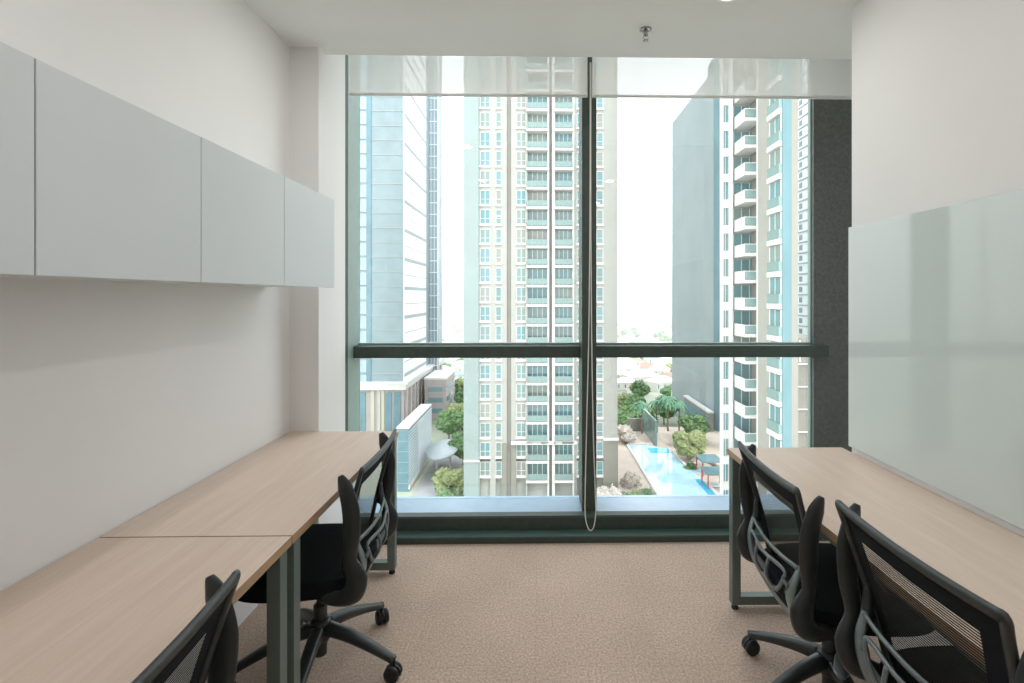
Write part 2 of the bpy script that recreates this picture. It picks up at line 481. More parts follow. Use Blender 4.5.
desk(.923, XR - .003, .906, 2.405, -1, 'birch topped desk along the right wall, nearest the window')
desk(.923, XR - .003, -.594, .904, -1, 'birch topped desk along the right wall, nearest the camera')

# ------------------------------------------------------------------ office chair (faces +x, hub at origin)
def back_x(y, z):
    t = (z - .43) / .44
    return -.135 - .10 * t + .012 * math.sin(PI * min(1, max(0, t))) * 1.0 + .16 * (abs(y)) ** 2 * 3 * .35 - .010
def half_w(z):
    t = min(1, max(0, (z - .43) / .44))
    return .165 + .09 * t ** .8
def make_chair():
    r = empty('office_chair')
    # seat cushion
    bm = new(); bmesh.ops.create_cube(bm, size=1)
    bmesh.ops.subdivide_edges(bm, edges=bm.edges[:], cuts=7, use_grid_fill=True)
    for v in bm.verts:
        x, y, z = v.co * 2
        rr = (abs(x) ** 4 + abs(y) ** 4) ** .25
        k = 1.0 if rr < 1e-6 else max(abs(x), abs(y)) / rr
        taper = 1 - .07 * (x < 0) * abs(x)
        zz = z * (1 - .35 * max(0, rr - .72) / .5)
        zt = .045 * zz
        if z > 0: zt += -.010 * (1 - min(1, y * y)) * (x < .3) - .018 * max(0, x - .5)
        v.co = Vector((.035 + .235 * x * k, .240 * y * k * taper, .440 + zt))
    o = link_mesh('seat', bm, BLACKF, r, True)
    s = o.modifiers.new('s', 'SUBSURF'); s.levels = s.render_levels = 1
    # seat shell
    bm = new(); box(bm, -.16, .20, -.17, .17, .385, .408, bev=.008); link_mesh('seat_pan', bm, BLACKP, r, True)
    bm = new(); box(bm, -.12, .12, -.075, .075, .315, .387, bev=.014)
    box(bm, -.155, -.10, -.05, .05, .335, .38, bev=.01)
    link_mesh('tilt_mechanism', bm, BLACKP, r, True)
    # back frame loop
    pts = []
    zt = lambda y: .862 + .12 * y * y
    top = [(y, zt(y)) for y in (-.235, -.16, -.08, 0, .08, .16, .235)]
    rt = [(.254, .868), (.249, .83), (.235, .72), (.212, .62), (.190, .53), (.170, .475)]
    bot = [(.12, .450), (0, .445), (-.12, .450)]
    lf = [(-y, z) for y, z in rt[::-1]]
    loop = top + rt + bot + lf
    path = spline([(back_x(y, z), y, z) for y, z in loop], 4, True)
    bm = new(); sweep(bm, path, .0130, .008, (1, 0, 0), 10, True, .8)
    link_mesh('back_frame', bm, BLACKP, r, True)
    # inner dark border + mesh
    bm = new(); NY, NZ = 24, 24; g = []
    for j in range(NZ + 1):
        z0 = .450 + (.866 - .450) * j / NZ; row = []
        for i in range(NY + 1):
            s_ = -1 + 2 * i / NY; y = s_ * (half_w(z0) - .002)
            z = z0 + (.18 * y * y) * (j / NZ) - .003
            row.append(bm.verts.new((back_x(y, z) + .002, y, z)))
        g.append(row)
    for j in range(NZ):
        for i in range(NY):
            f = bm.faces.new((g[j][i], g[j][i + 1], g[j + 1][i + 1], g[j + 1][i]))
            f.material_index = 1 if (i < 3 or i >= NY - 3 or j >= NZ - 4 or j < 2) else 0
    link_mesh('mesh_back', bm, [WEAVE, BLACKF], r, True)
    # lower back support: bowl with nested loops behind the mesh
    bm = new()
    def sx(y, z):
        t = (z - .395) / .205
        return -.165 - .075 * math.sin(PI * min(1, max(0, t)) * .9) * (1 - 1.5 * y * y / .04 * .35) - .02 * t
    def P(y, z): return (sx(y, z), y, z)
    U = spline([(-.195, .60), (-.185, .53), (-.15, .455), (-.085, .395), (0, .372), (.085, .395), (.15, .455), (.185, .53), (.195, .60)] and
               [P(-.195, .60), P(-.185, .53), P(-.15, .465), P(-.085, .415), P(0, .400), P(.085, .415), P(.15, .465), P(.185, .53), P(.195, .60)], 6)
    sweep(bm, U, [.012, .024, .038, .048, .052, .048, .038, .024, .012], .005, (1, 0, 0), 10)
    sweep(bm, spline([P(-.192, .592), P(-.10, .588), P(0, .586), P(.10, .588), P(.192, .592)], 5), .009, .005, (1, 0, 0), 8)
    sweep(bm, spline([P(-.135, .560), P(0, .556), P(.135, .560), P(.145, .535), P(.105, .478), P(.04, .452), P(-.04, .452), P(-.105, .478), P(-.145, .535)], 5, True), .0085, .005, (1, 0, 0), 8, True)
    for s_ in (-1, 1):
        sweep(bm, spline([P(s_ * .05, .556), P(s_ * .048, .50), P(s_ * .045, .45)], 4), .0085, .005, (1, 0, 0), 8)
        sweep(bm, spline([P(s_ * .145, .535), P(s_ * .165, .520)], 4), .009, .005, (1, 0, 0), 8)
        sweep(bm, spline([P(s_ * .03, .452), P(s_ * .03, .42)], 4), .016, .005, (1, 0, 0), 8)
    sweep(bm, spline([(-.18, 0, .415), (-.15, 0, .385), (-.10, 0, .36), (-.04, 0, .35)], 6), [.06, .055, .045, .04], .012, (1, 0, 1), 10)
    link_mesh('lumbar_support', bm, GREYP, r, True)
    # arched lumbar pad edges joining the pivots to the back frame
    for s_ in (-1, 1):
        bm = new()
        sweep(bm, spline([(back_x(.2, .66), s_ * .212, .66), (back_x(.2, .60) - .018, s_ * .205, .60), (sx(.19, .56) + .005, s_ * .195, .545)], 5), [.010, .018, .012], [.010, .016, .010], (1, 0, 0), 10)
        lathe(bm, [(.014, -.012), (.016, 0), (.014, .012)], 14, Matrix.Translation((back_x(.2, .58) - .02, s_ * .205, .585)) @ Matrix.Rotation(PI / 2, 4, 'X'))
        link_mesh('back_hinge', bm, BLACKP, r, True)
        # armrest flipped up beside the back
        bm = new()
        pts = [(-.02, .150, .410), (-.08, .200, .405), (-.145, .224, .408), (-.198, .236, .432), (-.214, .243, .490), (-.194, .250, .56), (-.202, .259, .65), (-.202, .267, .74), (-.184, .271, .82), (-.168, .272, .862)]
        path = spline([(x, s_ * y, z) for x, y, z in pts], 5)
        sweep(bm, path, [.016, .018, .026, .038, .038, .024, .030, .031, .026, .009], [.018, .020, .024, .026, .020, .014, .013, .013, .012, .006], (0, 1, 0), 12)
        link_mesh('armrest', bm, BLACKP, r, True)
    # gas lift
    bm = new(); lathe(bm, [(.014, .10), (.014, .33)], 16); lathe(bm, [(.025, .06), (.026, .20), (.026, .255), (.022, .26)], 20)
    link_mesh('gas_lift', bm, BLACKP, r, True)
    # star base
    base = new()
    lathe(base, [(.034, .115), (.042, .13), (.042, .185), (.036, .20), (.030, .203)], 24)
    bs = link_mesh('star_base', base, BLACKP, r, True)
    for k in range(5):
        a = 2 * PI * k / 5
        d = Vector((math.cos(a), math.sin(a), 0))
        bm = new()
        sweep(bm, spline([d * .03 + Vector((0, 0, .166)), d * .12 + Vector((0, 0, .150)), d * .22 + Vector((0, 0, .118)), d * .318 + Vector((0, 0, .078))], 5),
              [.026, .024, .021, .016], [.024, .021, .016, .012], (0, 0, 1), 12, False, .6)
        link_mesh('base_leg', bm, BLACKP, bs, True)
        # caster: stem, hood and two wheels
        bm = new(); M = Matrix.Translation(d * .318) @ Matrix.Rotation(a + 1.1 + k * 1.3, 4, 'Z')
        lathe(bm, [(.006, .045), (.006, .085), (.010, .086), (.010, .090)], 12, M)
        cs = link_mesh('caster', bm, BLACKP, bs, True)
        bm = new()
        vs0 = len(bm.verts)
        hood = [(.031 * math.cos(t) - .004, 0, .029 + .031 * math.sin(t)) for t in [R(q) for q in (200, 170, 140, 110, 80, 50, 20, -10)]]
        sweep(bm, [M @ Vector(p) for p in hood], .006, .0028, M.to_3x3() @ Vector((0, 0, 1)), 8)
        for s_ in (-1, 1):
            lathe(bm, [(.010, -.009), (.025, -.010), (.030, -.005), (.030, .007), (.024, .011), (.008, .011)], 22,
                  M @ Matrix.Translation((-.004, s_ * .015, .0305)) @ Matrix.Rotation(PI / 2, 4, 'X'))
        link_mesh('wheel', bm, BLACKR, cs, True)
    return r
chair0 = make_chair(); index_kids(chair0)
places = [(-.860, 2.01, PI, R(60), 'black mesh office chair tucked under the left desk, nearest the window'),
          (-.880, .845, PI, R(30), 'black mesh office chair at the left desk nearest the camera, mostly cut off'),
          (1.068, 1.80, 0, R(124), 'black mesh office chair at the right desk, nearest the window'),
          (1.102, 1.165, 0, R(100), 'black mesh office chair at the right desk, nearest the camera, at the corner')]
chairs = []
for i, (x, y, rz, star, lb) in enumerate(places):
    c = chair0 if i == 0 else copy_tree(chair0)
    rz += (0, 0, -.05, 0.0)[i] if x > 0 else .05
    c.location = (x, y, 0); c.rotation_euler = (0, 0, rz)
    ident(c, lb, 'chair', 'black mesh office chairs')
    for ch in c.children:
        if ch.name.startswith('star_base'): ch.rotation_euler = (0, 0, star - rz)
        elif i == 3 and not ch.name.startswith('gas_lift'): ch.location.z += .018
    chairs.append(c)
# adjusting lever with wire, seen on the far right chair only
def lever(c):
    bm = new()
    tube(bm, [(-.05, -.05, .36), (-.06, -.16, .345), (-.07, -.22, .33)], .006, 5, 8)
    lv = link_mesh('seat_lever', bm, BLACKP, c, True)
    bm = new(); sweep(bm, spline([(-.065, -.20, .335), (-.085, -.235, .328), (-.11, -.275, .318), (-.12, -.29, .314)], 4), [.012, .022, .022, .010], .008, (0, 0, 1), 10)
    link_mesh('paddle', bm, GREYP, lv, True)
    bm = new(); tube(bm, [(0, -.12, .39), (.01, -.19, .37), (.0, -.235, .33), (-.03, -.235, .29), (-.06, -.19, .33)], .0022, 6, 6)
    link_mesh('control_cable', bm, BLACKR, c, True)
lever(chairs[2])

# ------------------------------------------------------------------ outside
def W(dz): return CH + dz
GZ = W(-37.0)      # street level
PZ = W(-32.6)      # pool terrace level

# ground
bm = new(); box(bm, -900, 900, 20, 5000, GZ - 1, GZ)
g = link_mesh('ground', bm, GROUND); struct(g)

def prism(bm, pts, z0, z1, mi=0):
    lo = [bm.verts.new((p.x, p.y, z0)) for p in pts]; hi = [bm.verts.new((p.x, p.y, z1)) for p in pts]
    n = len(pts)
    for k in range(n):
        f = bm.faces.new((lo[k], lo[(k + 1) % n], hi[(k + 1) % n], hi[k])); f.material_index = mi
    bm.faces.new(lo[::-1]); bm.faces.new(hi)
# ---- central apartment tower
TY = 80.0; FH = 3.1
tw = empty('apartment_tower', (gx(540, TY), TY, GZ), 0, 'tall beige apartment tower with rows of balconies in the centre of the window', 'building')
TI = Matrix.Translation((-gx(540, TY), -TY, -GZ))
def tpart(o, inv=TI, par=None):
    o.parent = par or tw; o.matrix_parent_inverse = inv if par is None else Matrix.Identity(4); return o
X = lambda u: gx(u, TY)
zb = gz(440, TY)                    # lowest regular floor line
floors = 33
ztop = zb + floors * FH
bm = new()
box(bm, X(464), X(617.5), TY + .8, TY + 24, GZ, ztop)            # core
def strip(u0, u1, z0, z1, y0=TY, y1=TY + .8, mi=0, b=None): box(b or bm, X(u0), X(u1), y0, y1, z0, z1, mi)
wc = {'A': (480, 490.2), 'B': (495.7, 501.5), 'C': (516.4, 526), 'F': (577, 580.6), 'G': (596.6, 603.2)}
bc = {'D': (527.4, 547.4), 'E': (554.8, 572.4)}
for u0, u1 in ((479, 480), (490.2, 495.7), (501.5, 506.8), (511, 516.4), (574, 577), (580.6, 596.6), (603.2, 617.5)):
    strip(u0, u1, GZ, ztop)
strip(526, 527.4, GZ, ztop, TY - .5, TY + .8); strip(547.4, 549, GZ, ztop, TY - .5, TY + .8, 1)
strip(552, 554.8, GZ, ztop, TY - .5, TY + .8, 1); strip(572.4, 574, GZ, ztop, TY - .5, TY + .8, 1)
for k in range(floors):
    z = zb + k * FH
    for c_, (u0, u1) in wc.items(): strip(u0, u1, z - .35, z + .45, TY + .1, TY + .8)
tpart(link_mesh('tower_body', bm, [BEIGE, TWHITE]))
bm = new(); strip(464, 479, GZ, ztop, TY - .4, TY + .8, 0, bm); tpart(link_mesh('corner_wall', bm, TTEAL))
bm = new()
strip(506.8, 511, GZ, ztop, TY + .3, TY + .8, 0, bm); strip(549, 552, GZ, ztop, TY + .2, TY + .8, 0, bm)
tpart(link_mesh('vertical_groove', bm, BEIGE2))
for a_ in ((511.2, 576.5, zb - .5, zb - .05, TY - .9, TY - .3), (464, 480, zb - 3.3, zb - 3.0, TY - .6, TY - .4), (603, 618.5, zb - .1, zb + .3, TY - .3, TY)):
    bm = new(); strip(*a_, 0, bm); tpart(link_mesh('cornice', bm, TWHITE))
for a_ in ((511.5, 516.3, GZ, zb - .5, TY - .25, TY), (603.4, 617.8, GZ, zb - .1, TY - .25, TY), (502, 506.6, GZ, zb - .5, TY - .2, TY)):
    bm = new(); strip(*a_, 0, bm); tpart(link_mesh('tower_base', bm, BEIGED))
# windows
def window_mesh(w, h, name='window', bars=1, sill=True):
    bm = new()
    box(bm, -w / 2, w / 2, .10, .16, 0, h, 0)
    t = .09
    box(bm, -w / 2, w / 2, .02, .10, 0, t, 1); box(bm, -w / 2, w / 2, .02, .10, h - t, h, 1)
    for xx in [-w / 2, w / 2 - t] + [(-w / 2 + w * (q + 1) / (bars + 1)) - t / 2 for q in range(bars)]:
        box(bm, xx, xx + t, .02, .10, t, h - t, 1)
    box(bm, -w / 2, w / 2, .03, .10, h * .36, h * .36 + .06, 1)
    if sill: box(bm, -w / 2 - .1, w / 2 + .1, -.15, .12, -.28, 0, 1)
    me = link_mesh(name, bm, [FWIN, TWHITE]); return me
protos = {}
for c_, (u0, u1) in wc.items():
    w = X(u1) - X(u0)
    protos[c_] = window_mesh(w, FH - .8, 'window', 1 if w > 1.2 else 0)
def place(o, first, x, y, z, par, inv):
    c = o if first else o.copy()
    if not first: COL.objects.link(c)
    c.parent = par; c.matrix_parent_inverse = inv; c.location = (x, y, z)
    return c
for c_, (u0, u1) in wc.items():
    first = True
    for k in range(-2, 18):
        z = zb + k * FH + .45
        place(protos[c_], first, X((u0 + u1) / 2), TY + .02, z, tw, TI); first = False
# upper floors: the rest of the windows
bm = new()
for c_, (u0, u1) in wc.items():
    for k in range(18, floors):
        box(bm, X(u0), X(u1), TY + .12, TY + .2, zb + k * FH + .45, zb + k * FH + FH - .35)
o = tpart(link_mesh('window', bm, FWIN)); o['kind'] = 'stuff'
# balconies
def balcony_mesh(w):
    bm = new()
    box(bm, -w / 2 - .2, w / 2 + .2, -.9, .78, -.38, 0, 0)
    box(bm, -w / 2, w / 2, -.86, -.80, .12, .95, 1)
    box(bm, -w / 2, w / 2, -.87, -.79, .95, 1.0, 2)
    n = 5
    for q in range(n + 1):
        x = -w / 2 + .03 + (w - .06) * q / n; box(bm, x - .02, x + .02, -.87, -.80, 0, .95, 2)
    return link_mesh('balcony', bm, [TWHITE, RAILG, TTEAL])
def door_mesh(w, h):
    bm = new(); box(bm, -w / 2, w / 2, .0, .06, 0, h, 0)
    n = 4
    for q in range(n + 1):
        x = -w / 2 + w * q / n; box(bm, max(-w / 2, x - .05), min(w / 2, x + .05), -.06, 0, 0, h, 1)
    return link_mesh('balcony_door', bm, [FWIN, TWHITE])
for c_, (u0, u1) in bc.items():
    w = X(u1) - X(u0); b0 = balcony_mesh(w); d0 = door_mesh(w, FH - .5)
    first = True
    for k in range(-2, floors - 8):
        z = zb + k * FH
        place(b0, first, X((u0 + u1) / 2), TY, z, tw, TI)
        place(d0, first, X((u0 + u1) / 2), TY + .66, z, tw, TI); first = False

# ---- balcony tower on the right
b = empty('balcony_tower', (gx(740, 60.3), 60.3, GZ), 0, 'cream apartment tower with white stacked balconies at the right of the window', 'building')
BI = Matrix.Translation((-gx(740, 60.3), -60.3, -GZ))
def bpart(o): o.parent = b; o.matrix_parent_inverse = BI; return o
ZT = W(60)
bm = new()
Xa = lambda u: gx(u, 60.3)
prism(bm, [Vector((Xa(721), 60.3, 0)), Vector((Xa(770), 60.3, 0)), Vector((Xa(770) + 8, 75, 0)), Vector((Xa(721) + 6.5, 75, 0))], GZ, ZT)
box(bm, Xa(720), Xa(722.3), 59.9, 60.4, GZ, ZT, 1); box(bm, Xa(727.5), Xa(731), 59.7, 60.4, GZ, ZT, 1)
bpart(link_mesh('tower_body', bm, [BEIGE, TWHITE]))
bm = new()
xs_ = gx(782, 47); box(bm, xs_ + .02, xs_ + .84, 47.3, 52.5, GZ, ZT); box(bm, gx(764, 56.8), gx(779, 56.8), 52.6, 60.3, GZ, ZT)
bpart(link_mesh('side_wing', bm, mat('wing_beige', (.31, .30, .265), .8, var=.04, scale=.5)))
bm = new(); box(bm, xs_ + .05, xs_ + .92, 47.0, 47.3, GZ, ZT)
bpart(link_mesh('corner_glazing', bm, TEALG))
bm = new(); box(bm, xs_ + .0, xs_ + .3, 52.2, 52.5, GZ, ZT); bpart(link_mesh('corner_pier', bm, TWHITE))
z_s = gz(388.8, 56.8)
def side_balcony():
    x0, x1 = gx(745, 56.8), gx(762, 56.8)
    w = x1 - x0; bm = new()
    box(bm, 0, w, 0, 3.6, -.38, 0, 0)
    box(bm, 0, .06, .05, 3.5, 0, .95, 0); box(bm, -.02, .1, .0, 3.5, .95, 1.05, 0)
    box(bm, .0, w, .0, .06, .06, .95, 1); box(bm, 0, w, -.02, .08, .95, 1.03, 0)
    return link_mesh('balcony', bm, [TWHITE, RAILG])
def bal_door():
    w = Xa(757) - Xa(733); bm = new(); box(bm, 0, w, -.08, 0, 0, 2.5, 0)
    for q in range(4): box(bm, w * q / 3 - .05, w * q / 3 + .05, -.14, -.08, 0, 2.5, 1)
    return link_mesh('balcony_door', bm, [FWIN, TWHITE])
def strip_win():
    w = Xa(727.5) - Xa(722.3); bm = new(); box(bm, 0, w, -.1, 0, 0, 2.1, 0)
    box(bm, 0, w, -.3, 0, 2.1, 3.1, 1); box(bm, w * .45, w * .55, -.16, -.1, 0, 2.1, 1)
    return link_mesh('window', bm, [FWIN, TWHITE])
def bay():
    bm = new(); D = 2.4
    box(bm, -.35, 0, -.0, D, -.5, 0, 1); box(bm, -.3, 0.02, 0, D, 0, .95, 2); box(bm, -.04, .02, 0, D, .95, 2.5, 0)
    box(bm, -.1, .02, 0, .12, .95, 2.5, 1); box(bm, -.08, .02, D * .5, D * .5 + .08, .95, 2.5, 1); box(bm, -.1, .02, D - .12, D, .95, 2.5, 1)
    return link_mesh('bay_window', bm, [FWIN, TWHITE, RAILG])
sb, bd_, sw, by = side_balcony(), bal_door(), strip_win(), bay()
z_b = gz(370, 47)
for k in range(-6, 12):
    f = k == -6
    place(sb, f, gx(745, 56.8), 56.8, z_s + k * FH, b, BI)
    place(bd_, f, Xa(733), 60.28, z_s + k * FH, b, BI)
    place(sw, f, Xa(722.3), 60.3, z_s + k * FH + .5, b, BI)
    place(by, f, xs_ + .02, 47.05, z_b + k * FH, b, BI)

# ---- windowless grey tower with glass edge
gt = empty('blank_wall_tower', (gx(690, 135), 135, GZ), 0, 'pale blue-grey windowless tower between the pool and the balcony tower', 'building')
p1 = Vector((gx(672, 158), 158, 0)); p2 = Vector((gx(713.5, 121), 121, 0)); p3 = Vector((gx(722, 119), 119, 0))
hh = gz(122, 158)
def prism(bm, pts, z0, z1, mi=0):
    lo = [bm.verts.new((p.x, p.y, z0)) for p in pts]; hi = [bm.verts.new((p.x, p.y, z1)) for p in pts]
    n = len(pts)
    for k in range(n):
        f = bm.faces.new((lo[k], lo[(k + 1) % n], hi[(k + 1) % n], hi[k])); f.material_index = mi
    bm.faces.new(lo[::-1]); bm.faces.new(hi)
GI = Matrix.Translation((-gx(690, 135), -135, -GZ))
bm = new(); prism(bm, [p1, p2, Vector((p2.x + 14, p2.y + 2, 0)), Vector((p1.x + 14, p1.y + 4, 0))], GZ, hh)
o = link_mesh('tower_wall', bm, BLUEW); o.parent = gt; o.matrix_parent_inverse = GI
bm = new(); prism(bm, [p2 + Vector((0, -.3, 0)), p3, p3 + Vector((0, 6, 0)), p2 + Vector((0, 4, 0))], GZ, hh + 3)
o = link_mesh('glass_edge', bm, TEALG); o.parent = gt; o.matrix_parent_inverse = GI
# ---- low annex beyond the pool terrace
an = empty('terrace_annex', (41.6, 121.5, PZ), 0, 'low white edged annex at the foot of the grey windowless tower', 'building')
bm = new(); box(bm, 0, 1.1, -2, 18, 0, 4.4); link_mesh('annex_wall', bm, BEIGED, an)
bm = new(); box(bm, -.3, 1.1, -2.2, 18.2, 4.4, 4.8); link_mesh('roof_edge', bm, TWHITE, an)
bm = new(); box(bm, -.08, 0, -1.5, 17, .5, 3.4); link_mesh('glazing', bm, TEALG, an)

# ---- far pale tower at right, side on
ft = empty('pale_side_tower', (79, 148, GZ), 0, 'distant pale blue-white tower with small dark windows by the dark panel', 'building')
bm = new(); box(bm, 0, 20, -14, 8, 0, 130)
fx = 79
link_mesh('tower_body', bm, PALEC, ft)
bm = new()
for k in range(40): box(bm, -.25, 0, -14, 8, k * 3.1, k * 3.1 + .35)
link_mesh('floor_band', bm, LINEG, ft)
bm = new(); box(bm, -.1, 0, 0, 1.6, 1.0, 2.5, 0); wn = link_mesh('window', bm, mat('far_window', (.13, .19, .21), .3), ft)
for k in range(8, 36):
    c = wn if k == 8 else wn.copy()
    if k > 8: COL.objects.link(c)
    c.location = (0, -1, k * 3.1)
pd = empty('olive_podium', (gx(782, 92), 92, GZ), 0, 'olive-beige podium block below the distant pale tower', 'building')
bm = new(); w_ = gx(830, 92) - gx(783, 92); zt_ = gz(338, 92) - GZ
box(bm, 0, w_, 0, 20, 0, zt_); link_mesh('podium_wall', bm, BEIGED, pd)
bm = new()
for k in range(5): box(bm, 1.0, w_, -.3, 0, zt_ - 5 - k * 4.2, zt_ - 4.8 - k * 4.2)
box(bm, 2.2, 2.5, -.25, 0, zt_ - 4.5, zt_ - .5); box(bm, 3.1, 3.4, -.25, 0, zt_ - 4.5, zt_ - .5)
link_mesh('wall_ledge', bm, TWHITE, pd)

# ---- left office tower
OY = 134.0; ox = gx(403, OY)
ot = empty('office_tower', (ox, OY, GZ), 0, 'glass office tower with diagonal-looking banded pale side at the left of the window', 'building')
H0 = gz(388, OY) - GZ       # top of the podium part
HT = 150
y_f = OY * (536 - 403) / (536 - 425) - OY      # depth of the pale side
xl = gx(352, OY) - ox
bm = new(); box(bm, xl - 10, 0, 0, y_f, H0, HT, 0); box(bm, xl - 10, -.2, y_f, y_f + 30, H0, HT, 0)
link_mesh('tower_body', bm, PANEL, ot)
bm = new(); box(bm, -.02, .3, .2, y_f, H0 + 1.5, HT); link_mesh('pale_side', bm, PALEC, ot)
# the side faces carry bands every floor
FO = 29 * OY / 500
bm = new(); k = 0; z = H0 + 3
while z < HT:
    box(bm, .28, .42, .3, y_f, z, z + .9); box(bm, .28, .36, .3, y_f, z + FO / 2, z + FO / 2 + .22); z += FO
link_mesh('side_band', bm, LINEG, ot)
bm = new(); box(bm, gx(366, OY) - ox, gx(371.5, OY) - ox, -.2, 0, H0, HT); link_mesh('curtain_wall', bm, LBLUE, ot)
bm = new(); z = H0
while z < HT:
    box(bm, xl - 10, 0, -.12, 0, z, z + .22); z += FO / 2
link_mesh('floor_band', bm, LINEG, ot)
bm = new(); box(bm, gx(359, OY) - ox, gx(366.5, OY) - ox, -.25, 0, 0, FO / 2 - .5, 0); ow = link_mesh('window', bm, mat('office_window', (.34, .44, .50), .2, var=.2, scale=.3), ot)
for k in range(0, 30):
    c = ow if k == 0 else ow.copy()
    if k: COL.objects.link(c)
    c.location = (0, 0, H0 + .4 + k * FO / 2)
# rear blue grid part
y_r = 168.0; xr0 = gx(424.5, y_r); xr1 = gx(437.5, y_r)
bm = new(); box(bm, xr0 - ox, xr1 - ox, y_r - OY, y_r - OY + 2.5, 0, HT); link_mesh('rear_wing', bm, mat('rear_glass', (.26, .34, .38), .25, var=.06, scale=.2), ot)
bm = new(); z = 2
while z < HT: box(bm, xr0 - ox, xr1 - ox, y_r - OY - .15, y_r - OY, z, z + .25); z += FO / 2
for q in range(5): xx = xr0 - ox + (xr1 - xr0) * q / 4; box(bm, xx - .06, xx + .06, y_r - OY - .15, y_r - OY, 0, HT)
link_mesh('wing_grid', bm, PALEC, ot)
# podium storeys
pt = ot
y_p = OY * (536 - 403) / (536 - 441) - OY
bm = new(); box(bm, xl - 10, .3, -.3, y_p + 2, 0, H0 - .2); link_mesh('podium_wall', bm, TAUPE, pt)
bm = new(); box(bm, xl - 10, 1.0, -1.2, y_p + 3, H0 - .2, H0 + 1.3); box(bm, xl - 10, 1.6, -1.4, y_p + 3, H0 + 1.3, H0 + 1.9); link_mesh('cornice', bm, TWHITE, pt)
bm = new(); n = 12
for q in range(n): y = 1.0 + (y_p) * q / n; box(bm, .3, .8, y, y + .7, 0, H0 - .2)
link_mesh('pilaster', bm, mat('pilaster', (.55, .50, .49), .7, var=.04, scale=.4), pt)
bm = new()
for u0, u1 in ((359, 366), (386, 392), (394, 401)): box(bm, gx(u0, OY) - ox, gx(u1, OY) - ox, -.5, -.3, 0, H0 - 1)
link_mesh('podium_glazing', bm, LBLUE, pt)
bm = new()
for u0, u1 in ((371, 375), (378, 381), (382, 385)): box(bm, gx(u0, OY) - ox, gx(u1, OY) - ox, -.6, -.3, 0, H0 - .4)
link_mesh('podium_pier', bm, mat('cream_pier', (.46, .44, .36), .7, var=.04, scale=.4), pt)

# ---- louvred block
LY = 95.0; lx = gx(408.5, LY)
lb_ = empty('louvred_block', (lx, LY, GZ), 0, 'blue-grey louvred plant block below the office tower at the left', 'building')
hL = gz(428, LY) - GZ; y_l = LY * (536 - 408.5) / (536 - 430.5) - LY
bm = new(); box(bm, -2.1, 0, 0, y_l, 0, hL); link_mesh('block_body', bm, LOUV, lb_)
bm = new(); box(bm, -2.2, .25, -.25, y_l + .2, hL, hL + .35); box(bm, 0, .25, -.05, y_l, 0.4, 1.0); box(bm, -.1, .2, y_l - .3, y_l, 0, hL)
link_mesh('parapet', bm, TWHITE, lb_)
bm = new(); z = 1.2
while z < hL - .3: box(bm, 0, .3, y_l * .35, y_l, z, z + .22); box(bm, 0, .12, 0, y_l * .35, z, z + .12); z += .62
link_mesh('louvre', bm, PALEC, lb_)
bm = new()
for q in range(6): z = 1.5 + q * 2.0; box(bm, -2.1, 0, -.08, 0, z, z + .1)
link_mesh('panel_joint', bm, LINEG, lb_)
# annex slab buildings down the street
def simple_building(x0, x1, y0, y1, h, m, label, cat='building', wcol=None, name='low_building'):
    r = empty(name, (x0, y0, GZ), 0, label, cat)
    bm = new(); box(bm, 0, x1 - x0, 0, y1 - y0, 0, h); link_mesh('wall', bm, m, r)
    bm = new(); box(bm, -.2, x1 - x0 + .2, -.2, y1 - y0 + .2, h, h + .5); link_mesh('roof_slab', bm, TWHITE, r)
    bm = new()
    z = 2
    while z < h - 1.5:
        box(bm, x1 - x0, x1 - x0 + .06, 1, y1 - y0 - 1, z, z + 1.4); box(bm, 1, x1 - x0 - 1, -.06, 0, z, z + 1.4); z += 3.2
    link_mesh('window_band', bm, LBLUE, r)
    return r
simple_building(ox + 2.2, gx(446, 150), 150, 166, 12, TAUPE, 'taupe low building at the foot of the office tower')
# drop-off canopy
cn = empty('entrance_canopy', (gx(443, 107), 107, GZ), 0, 'grey oval drop-off canopy beside the trees at street level', 'canopy')
bm = new(); lathe(bm, [(.5, 4.9), (4.2, 4.6), (4.4, 4.3), (4.2, 4.1), (.5, 4.2)], 28, Matrix.Diagonal((.75, 1.6, 1, 1))); link_mesh('canopy_roof', bm, mat('canopy_metal', (.42, .47, .48), .5), cn, True)
bm = new(); tube(bm, [(-1.4, 0, 0), (-1.4, 0, 4.3)], .25, 1, 8, smooth=False); tube(bm, [(1.4, 1, 0), (1.4, 1, 4.3)], .25, 1, 8, smooth=False); link_mesh('column', bm, TWHITE, cn)
# street
bm = new(); box(bm, gx(420, 100), gx(452, 100), 78, 300, GZ, GZ + .06); struct(link_mesh('road', bm, ASPH))

# ---- pool terrace
bm = new(); box(bm, gx(598, 80), 60, 58, 124, GZ, PZ); struct(link_mesh('pool_terrace', bm, DECK))
px0, px1 = gx(628, 109), gx(712, 81)
pool = empty('swimming_pool', (px0, 60, PZ), 0, 'long bright blue swimming pool on the terrace below', 'pool')
bm = new()
pp = [Vector((0, 0, 0)), Vector((gx(712, 81) - px0, 0, 0)), Vector((gx(712, 81) - px0, 34, 0)), Vector((gx(709, 93) - px0 - .5, 34.2, 0)), Vector((gx(680, 93) - px0, 34.2, 0)), Vector((gx(667, 105) - px0, 46, 0)), Vector((gx(650, 109) - px0, 48, 0)), Vector((0, 49, 0))]
pp = [Vector((0, 16.5, 0)), Vector((9.0, 16.5, 0)), Vector((9.0, 31.0, 0)), Vector((12.6, 31.5, 0)), Vector((12.6, 33.6, 0)), Vector((8.2, 33.6, 0)), Vector((7.9, 44, 0)), Vector((5.0, 48, 0)), Vector((0, 48.5, 0))]
prism(bm, pp, .02, .12); link_mesh('water', bm, WATER, pool)
